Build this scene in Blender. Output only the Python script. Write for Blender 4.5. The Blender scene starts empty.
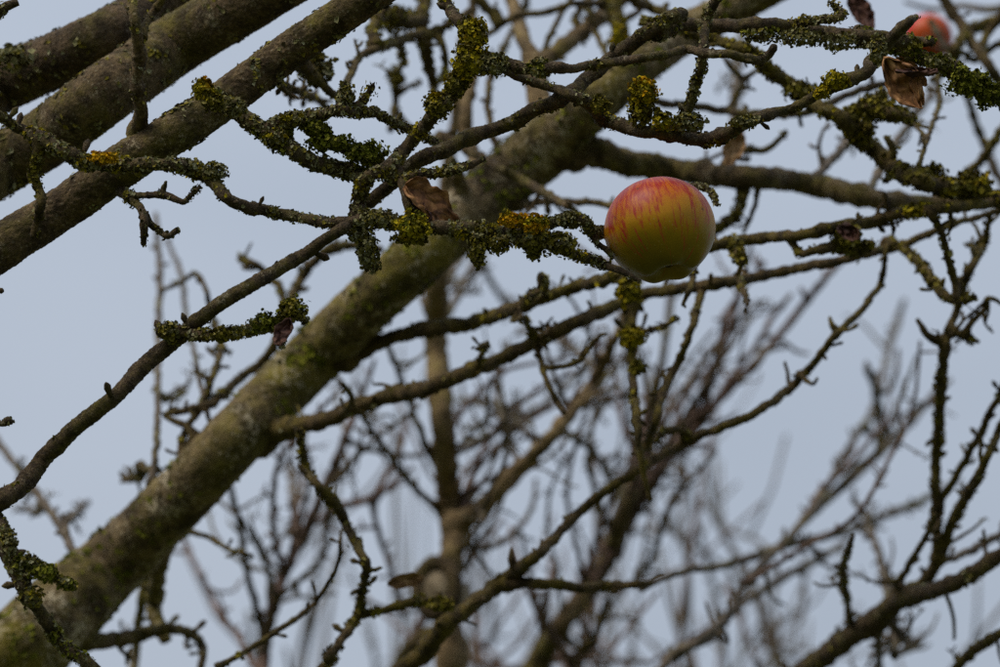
import bpy, math, random
import numpy as np
from mathutils import Vector, noise, Matrix
R = math.radians
rnd = random.Random(7)
S = bpy.context.scene
COL = S.collection

# ---------------------------------------------------------------- camera
TILT, EYE, FOCAL, SENSOR, FOCUS = R(25), 1.5, 100.0, 36.0, 1.77
cam_d = bpy.data.cameras.new('camera'); cam = bpy.data.objects.new('camera', cam_d); COL.objects.link(cam)
cam.location = (0, 0, EYE); cam.rotation_euler = (R(90) + TILT, 0, 0)
cam_d.lens = FOCAL; cam_d.sensor_width = SENSOR; cam_d.clip_start = 0.05; cam_d.clip_end = 3000
cam_d.dof.use_dof = True; cam_d.dof.focus_distance = FOCUS; cam_d.dof.aperture_fstop = 6.8
S.camera = cam
# ---------------------------------------------------------------- sky (overcast) and soft sun
W = bpy.data.worlds.new('World'); S.world = W; W.use_nodes = True
nt = W.node_tree; nt.nodes.clear(); N = nt.nodes.new; L = nt.links.new
SUN_EL, SUN_AZ = R(52), R(-125)          # azimuth clockwise from +Y (the view direction)
sky = N('ShaderNodeTexSky'); sky.sky_type = 'NISHITA'; sky.sun_disc = False
sky.sun_elevation = SUN_EL; sky.sun_rotation = SUN_AZ; sky.air_density = 1.5; sky.dust_density = 4; sky.ozone_density = 2
bg = N('ShaderNodeBackground'); bg.inputs['Strength'].default_value = 0.079
tc = N('ShaderNodeTexCoord'); mp = N('ShaderNodeMapping'); mp.inputs['Scale'].default_value = (1.2, 1.2, 3)
nz = N('ShaderNodeTexNoise'); nz.inputs['Scale'].default_value = 1.3; nz.inputs['Detail'].default_value = 3
cr = N('ShaderNodeValToRGB')
cr.color_ramp.elements[0].position = 0.38; cr.color_ramp.elements[0].color = (3.0, 3.43, 4.1, 1)
cr.color_ramp.elements[1].position = 0.64; cr.color_ramp.elements[1].color = (3.65, 4.07, 4.74, 1)
mx = N('ShaderNodeMix'); mx.data_type = 'RGBA'; mx.inputs['Factor'].default_value = 0.88
out = N('ShaderNodeOutputWorld')
L(tc.outputs['Generated'], mp.inputs['Vector']); L(mp.outputs[0], nz.inputs['Vector']); L(nz.outputs['Fac'], cr.inputs[0])
sx_ = N('ShaderNodeSeparateXYZ'); L(tc.outputs['Generated'], sx_.inputs[0])          # an overcast sky brightens toward the zenith
zm = N('ShaderNodeMath'); zm.operation = 'MAXIMUM'; zm.inputs[1].default_value = 0; L(sx_.outputs[2], zm.inputs[0])
za = N('ShaderNodeMath'); za.operation = 'MULTIPLY_ADD'; za.inputs[1].default_value = .82; za.inputs[2].default_value = .66; L(zm.outputs[0], za.inputs[0])
zc = N('ShaderNodeMix'); zc.data_type = 'RGBA'; zc.blend_type = 'MULTIPLY'; zc.inputs['Factor'].default_value = 1
L(cr.outputs[0], zc.inputs['A']); L(za.outputs[0], zc.inputs['B'])
L(sky.outputs[0], mx.inputs['A']); L(zc.outputs['Result'], mx.inputs['B']); L(mx.outputs['Result'], bg.inputs['Color']); L(bg.outputs[0], out.inputs[0])
sd = bpy.data.lights.new('sun', 'SUN'); sd.energy = 1.5; sd.angle = R(35); sd.color = (1, .9, .76)
so = bpy.data.objects.new('sun', sd); COL.objects.link(so)
sv = Vector((math.sin(SUN_AZ) * math.cos(SUN_EL), math.cos(SUN_AZ) * math.cos(SUN_EL), math.sin(SUN_EL)))
so.rotation_euler = sv.to_track_quat('Z', 'Y').to_euler(); so.location = (-3, -3, 8)
S.view_settings.view_transform = 'Standard'; S.view_settings.look = 'None'; S.view_settings.gamma = 1
S.view_settings.exposure = 0.8; S.view_settings.use_curve_mapping = False
S.cycles.use_denoising = False; S.cycles.max_bounces = 6

# ---------------------------------------------------------------- pixel + distance -> point
FW = Vector((0, math.cos(TILT), math.sin(TILT))); UP = Vector((0, -math.sin(TILT), math.cos(TILT)))
K = SENSOR / FOCAL / 1000.0
def P(x, y, d): return Vector((0, 0, EYE)) + FW * d + Vector((1, 0, 0)) * ((x - 500) * K * d) + UP * ((333.5 - y) * K * d)

# ---------------------------------------------------------------- materials
def new_mat(name):
    m = bpy.data.materials.new(name); m.use_nodes = True
    t = m.node_tree; b = t.nodes['Principled BSDF']; b.inputs['Specular IOR Level'].default_value = 0.25
    return m, t, b
def noise_node(t, co, scale, detail=4, rough=.6, vscale=None):
    n = t.nodes.new('ShaderNodeTexNoise'); n.inputs['Scale'].default_value = scale
    n.inputs['Detail'].default_value = detail; n.inputs['Roughness'].default_value = rough
    if vscale:
        mpn = t.nodes.new('ShaderNodeMapping'); mpn.inputs['Scale'].default_value = vscale
        t.links.new(co, mpn.inputs[0]); co = mpn.outputs[0]
    t.links.new(co, n.inputs['Vector']); return n.outputs['Fac']
def ramp(t, fac, stops):
    r = t.nodes.new('ShaderNodeValToRGB'); e = r.color_ramp.elements
    while len(e) < len(stops): e.new(.5)
    for i, (p, c) in enumerate(stops):
        e[i].position = p; e[i].color = (*c, 1) if len(c) == 3 else c
    t.links.new(fac, r.inputs[0]); return r.outputs[0]
def mixc(t, fac, a, b, mode='MIX'):
    m = t.nodes.new('ShaderNodeMix'); m.data_type = 'RGBA'; m.blend_type = mode
    for s, v in (('Factor', fac), ('A', a), ('B', b)):
        if hasattr(v, 'is_linked') or hasattr(v, 'links'): t.links.new(v, m.inputs[s])
        elif s == 'Factor': m.inputs[s].default_value = v
        else: m.inputs[s].default_value = (*v, 1)
    return m.outputs['Result']
def math_n(t, op, a, b):
    m = t.nodes.new('ShaderNodeMath'); m.operation = op
    for i, v in enumerate((a, b)):
        if isinstance(v, (int, float)): m.inputs[i].default_value = v
        else: t.links.new(v, m.inputs[i])
    return m.outputs[0]
def bark(name, dark, light, algae, pale, fine=420, bump=.5, algae_cover=.5, pale_cover=.62, spots=True):
    m, t, b = new_mat(name)
    co = t.nodes.new('ShaderNodeTexCoord').outputs['Object']
    f1 = noise_node(t, co, fine, 5, .7); f2 = noise_node(t, co, fine * .16, 5, .65); f3 = noise_node(t, co, fine * .045, 4, .6)
    c = ramp(t, f2, [(.38, dark), (.62, light)])
    c = mixc(t, ramp(t, f1, [(.35, (.75,) * 3), (.62, (0,) * 3)]), c, tuple(v * .45 for v in dark))
    am = ramp(t, math_n(t, 'ADD', math_n(t, 'MULTIPLY', f3, .7), math_n(t, 'MULTIPLY', noise_node(t, co, fine * .3, 4, .7, (1.7, 1, 1.3)), .3)),
              [(algae_cover - .05, (0,) * 3), (algae_cover + .1, (.9,) * 3)])
    c = mixc(t, am, c, ramp(t, f2, [(.38, tuple(v * .42 for v in algae)), (.62, tuple(v * 1.45 for v in algae))]))
    pm = ramp(t, math_n(t, 'ADD', math_n(t, 'MULTIPLY', noise_node(t, co, fine * .09, 6, .75, (1, 1.4, 1)), .6), math_n(t, 'MULTIPLY', f1, .4)),
              [(pale_cover - .06, (0,) * 3), (pale_cover, (.8,) * 3)])
    c = mixc(t, pm, c, pale)
    if spots:
        v = t.nodes.new('ShaderNodeTexVoronoi'); v.inputs['Scale'].default_value = fine * .55; t.links.new(co, v.inputs['Vector'])
        sp = ramp(t, v.outputs['Distance'], [(.12, (.8,) * 3), (.26, (0,) * 3)])
        c = mixc(t, math_n(t, 'MULTIPLY', sp, .55), c, tuple(v_ * .8 for v_ in pale))
    t.links.new(c, b.inputs['Base Color']); b.inputs['Roughness'].default_value = .85
    bp = t.nodes.new('ShaderNodeBump'); bp.inputs['Strength'].default_value = bump; bp.inputs['Distance'].default_value = .0035
    t.links.new(math_n(t, 'ADD', f1, math_n(t, 'MULTIPLY', f2, 1.5)), bp.inputs['Height']); t.links.new(bp.outputs[0], b.inputs['Normal'])
    return m
M = {}
M['limb'] = bark('limb_bark', (.058, .036, .015), (.24, .165, .08), (.12, .1, .014), (.42, .36, .24), 420, 1, .52, .615)
M['rough'] = bark('rough_dark_bark', (.05, .032, .015), (.18, .12, .062), (.1, .085, .016), (.34, .29, .2), 380, 1, .55, .63)
M['big'] = bark('smooth_pale_bark', (.05, .032, .012), (.32, .235, .12), (.13, .108, .01), (.52, .45, .31), 240, 1, .49, .59)
M['twig'] = bark('twig_bark', (.05, .032, .017), (.2, .135, .07), (.12, .1, .016), (.38, .33, .22), 900, 1, .52, .615)
M['mossy'] = bark('mossy_twig_bark', (.045, .029, .01), (.19, .125, .047), (.13, .1, .01), (.32, .28, .15), 600, 1, .5, .64)
M['tan'] = bark('tan_bark', (.115, .075, .033), (.32, .225, .11), (.16, .13, .02), (.42, .34, .2), 300, .6, .58, .66)
M['far'] = bark('grey_shoot_bark', (.065, .05, .034), (.18, .14, .1), (.11, .1, .035), (.28, .25, .19), 300, .3, .56, .68, False)
M['plum'] = bark('reddish_shoot_bark', (.08, .05, .038), (.2, .13, .1), (.12, .095, .035), (.28, .22, .17), 300, .3, .6, .68, False)

m, t, b = new_mat('lichen_crust'); M['lichen'] = m
at = t.nodes.new('ShaderNodeAttribute'); at.attribute_name = 'tint'
co = t.nodes.new('ShaderNodeTexCoord').outputs['Object']
t.links.new(mixc(t, 1.0, at.outputs['Color'], ramp(t, noise_node(t, co, 1500, 3), [(.3, (.55,) * 3), (.7, (1.15,) * 3)]), 'MULTIPLY'), b.inputs['Base Color'])
b.inputs['Roughness'].default_value = .95; b.inputs['Specular IOR Level'].default_value = .1
b.inputs['Subsurface Weight'].default_value = 0

def leaf_mat(name, c0, c1, c2):
    m, t, b = new_mat(name)
    co = t.nodes.new('ShaderNodeTexCoord').outputs['Object']
    uv = t.nodes.new('ShaderNodeUVMap').outputs[0]
    c = ramp(t, noise_node(t, co, 110, 5, .65), [(.3, c0), (.5, c1), (.7, c2)])
    w = t.nodes.new('ShaderNodeTexWave'); w.inputs['Scale'].default_value = 2.2; w.inputs['Distortion'].default_value = 2.5; w.inputs['Detail'].default_value = 2
    w.bands_direction = 'DIAGONAL'; t.links.new(uv, w.inputs['Vector'])
    c = mixc(t, math_n(t, 'MULTIPLY', ramp(t, w.outputs['Fac'], [(0, (1,) * 3), (.25, (0,) * 3)]), .5), c, tuple(v * .4 for v in c0))
    c = mixc(t, ramp(t, noise_node(t, co, 60, 3), [(.56, (0,) * 3), (.66, (.8,) * 3)]), c, tuple(v * .5 for v in c0))
    t.links.new(c, b.inputs['Base Color']); b.inputs['Roughness'].default_value = .7
    bp = t.nodes.new('ShaderNodeBump'); bp.inputs['Strength'].default_value = .5; bp.inputs['Distance'].default_value = .001
    t.links.new(w.outputs['Fac'], bp.inputs['Height']); t.links.new(bp.outputs[0], b.inputs['Normal'])
    return m
M['leaf'] = leaf_mat('withered_leaf', (.09, .035, .015), (.24, .11, .04), (.42, .23, .09))
M['leaf_dark'] = leaf_mat('withered_dark_leaf', (.035, .015, .015), (.085, .035, .025), (.13, .065, .035))
M['leaf_tan'] = leaf_mat('withered_tan_leaf', (.15, .075, .03), (.33, .19, .085), (.46, .31, .16))
m, t, b = new_mat('cut_wood'); M['wood'] = m
co = t.nodes.new('ShaderNodeTexCoord').outputs['Object']
t.links.new(ramp(t, noise_node(t, co, 90, 4), [(.3, (.13, .1, .06)), (.7, (.34, .27, .18))]), b.inputs['Base Color']); b.inputs['Roughness'].default_value = .8
m, t, b = new_mat('grass_ground'); M['ground'] = m
co = t.nodes.new('ShaderNodeTexCoord').outputs['Object']
t.links.new(ramp(t, noise_node(t, co, 3, 8, .7), [(.3, (.035, .045, .015)), (.5, (.06, .075, .022)), (.7, (.1, .1, .04))]), b.inputs['Base Color']); b.inputs['Roughness'].default_value = .95

# ---------------------------------------------------------------- mesh helpers
def link(name, verts, faces, mat, parent, smooth=True, kind=None, tint=None, uvs=None):
    me = bpy.data.meshes.new(name); me.from_pydata(verts, [], faces)
    me.materials.append(mat)
    me.polygons.foreach_set('use_smooth', [smooth] * len(me.polygons))
    if tint is not None:
        a = me.color_attributes.new('tint', 'FLOAT_COLOR', 'POINT'); a.data.foreach_set('color', np.asarray(tint, dtype=np.float32).ravel())
    if uvs is not None:
        ul = me.uv_layers.new(name='UVMap'); li = np.empty(len(me.loops), dtype=np.int32); me.loops.foreach_get('vertex_index', li)
        ul.data.foreach_set('uv', np.asarray(uvs, dtype=np.float32)[li].ravel())
    me.update(); o = bpy.data.objects.new(name, me); COL.objects.link(o); o.parent = parent
    if kind: o['kind'] = kind
    return o
def empty(name, loc, label, cat, group=None):
    o = bpy.data.objects.new(name, None); COL.objects.link(o); o.location = loc; o.empty_display_size = .2
    o['label'] = label; o['category'] = cat
    if group: o['group'] = group
    return o
def catmull(pts, step):
    """pts: list of (Vector, r); a smooth path sampled about every STEP metres"""
    q = [pts[0]] + list(pts) + [pts[-1]]; outp = []
    for i in range(1, len(q) - 2):
        p0, p1, p2, p3 = (q[j][0] for j in (i - 1, i, i + 1, i + 2)); r1, r2 = q[i][1], q[i + 1][1]
        n = max(1, int((p2 - p1).length / step))
        for k in range(n):
            u = k / n; u2 = u * u; u3 = u2 * u
            outp.append(((p1 * 2 + (p2 - p0) * u + (p0 * 2 - p1 * 5 + p2 * 4 - p3) * u2 + (p1 * 3 - p0 - p2 * 3 + p3) * u3) * .5, r1 + (r2 - r1) * (u * u * (3 - 2 * u))))
    outp.append(pts[-1]); return outp
class Geo:
    def __init__(s): s.v = []; s.f = []; s.c = []; s.uv = []
    def tube(s, path, sides, rough=.08, freq=None, origin=Vector(), cap=True, fine=0):
        n0 = len(s.v); u = None
        for i, (p, r) in enumerate(path):
            a = path[max(0, i - 1)][0]; b_ = path[min(len(path) - 1, i + 1)][0]; tg = (b_ - a).normalized()
            if tg.length < .5: tg = Vector((0, 0, 1))
            if u is None: u = tg.orthogonal().normalized()
            u = (u - tg * u.dot(tg)).normalized(); w = tg.cross(u)
            fr = freq or 1 / max(r * 1.1, .002)
            for k in range(sides):
                an = 2 * math.pi * k / sides; dr = u * math.cos(an) + w * math.sin(an)
                q = p + dr * r; rr = r
                if rough: rr *= 1 + rough * (noise.noise(q * fr) + .6 * noise.noise(q * fr * 2.7))
                if fine: rr += fine * (noise.noise(q * 420) + .7 * noise.noise(q * 900))
                s.v.append(p + dr * rr - origin)
            if i:
                o = n0 + (i - 1) * sides
                for k in range(sides):
                    k2 = (k + 1) % sides; s.f.append((o + k, o + k2, o + sides + k2, o + sides + k))
        if cap:
            s.f.append(tuple(range(n0 + sides - 1, n0 - 1, -1))); e = n0 + (len(path) - 1) * sides; s.f.append(tuple(range(e, e + sides)))
    def lobe(s, p, nrm, size, col, rg):
        """one crinkled lichen lobe: a little cupped, ragged scale"""
        u = nrm.orthogonal().normalized(); w = nrm.cross(u); k = 5; n0 = len(s.v)
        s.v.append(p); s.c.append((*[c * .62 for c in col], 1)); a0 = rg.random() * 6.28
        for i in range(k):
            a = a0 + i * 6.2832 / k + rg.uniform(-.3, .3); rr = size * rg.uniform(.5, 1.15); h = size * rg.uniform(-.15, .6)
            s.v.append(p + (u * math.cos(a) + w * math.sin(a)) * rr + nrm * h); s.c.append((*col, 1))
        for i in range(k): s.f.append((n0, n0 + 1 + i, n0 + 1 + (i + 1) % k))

GREY = [((.29, .275, .13), 5), ((.18, .165, .07), 4), ((.38, .37, .22), 2), ((.25, .21, .035), 4), ((.08, .062, .03), 3)]
OLIVE = [((.25, .21, .025), 4), ((.16, .135, .02), 4), ((.3, .26, .08), 2), ((.08, .065, .018), 3)]
YELLOW = [((.5, .4, .018), 4), ((.34, .28, .018), 4), ((.2, .17, .02), 3), ((.58, .4, .015), 1)]
ORANGE = [((.72, .4, .01), 4), ((.56, .32, .012), 3), ((.38, .25, .015), 2)]
GREEN = [((.21, .22, .022), 4), ((.14, .15, .016), 4), ((.3, .29, .04), 2), ((.07, .07, .016), 2)]
PAL = {'g': GREY, 'o': OLIVE, 'y': YELLOW, 'O': ORANGE, 'G': GREEN}
def pick(pal, rg):
    c = rg.choices([p[0] for p in pal], [p[1] for p in pal])[0]; f = rg.uniform(.75, 1.25); return tuple(v * f for v in c)
def rdir(rg):
    while True:
        v = Vector((rg.uniform(-1, 1), rg.uniform(-1, 1), rg.uniform(-1, 1)))
        if .05 < v.length < 1: return v.normalized()

# ---------------------------------------------------------------- ground
gv = [(-600, -600, 0), (600, -600, 0), (600, 600, 0), (-600, 600, 0)]
g = link('ground', gv, [(0, 1, 2, 3)], M['ground'], None); g['kind'] = 'structure'

# ---------------------------------------------------------------- trees: roots of the hierarchy
TREES = {}
base1 = P(-700, 1050, 2.2)
TREES['A'] = empty('apple_tree', (base1.x - .05, base1.y + .1, 0), 'lichen covered bare apple tree whose thick sloping limbs and twigs fill the foreground', 'tree')
b2 = P(452, 700, 2.85)
TREES['W'] = empty('slender_tree', (b2.x, b2.y + .05, 0), 'slender bare tree with straight tan stem and a sawn branch collar, behind the sloping limb', 'tree')
b3 = P(520, 760, 3.2)
TREES['F'] = empty('shoot_tree', (b3.x + .02, b3.y + .1, 0), 'blurred bare tree with brown leaning stem below the yellow apple and branches reaching right', 'tree')

b4 = P(262, 740, 3.0)
TREES['G'] = empty('sapling', (b4.x, b4.y + .05, 0), 'thin reddish blurred sapling forking just below the thick sloping limb, lower left', 'tree')

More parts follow.
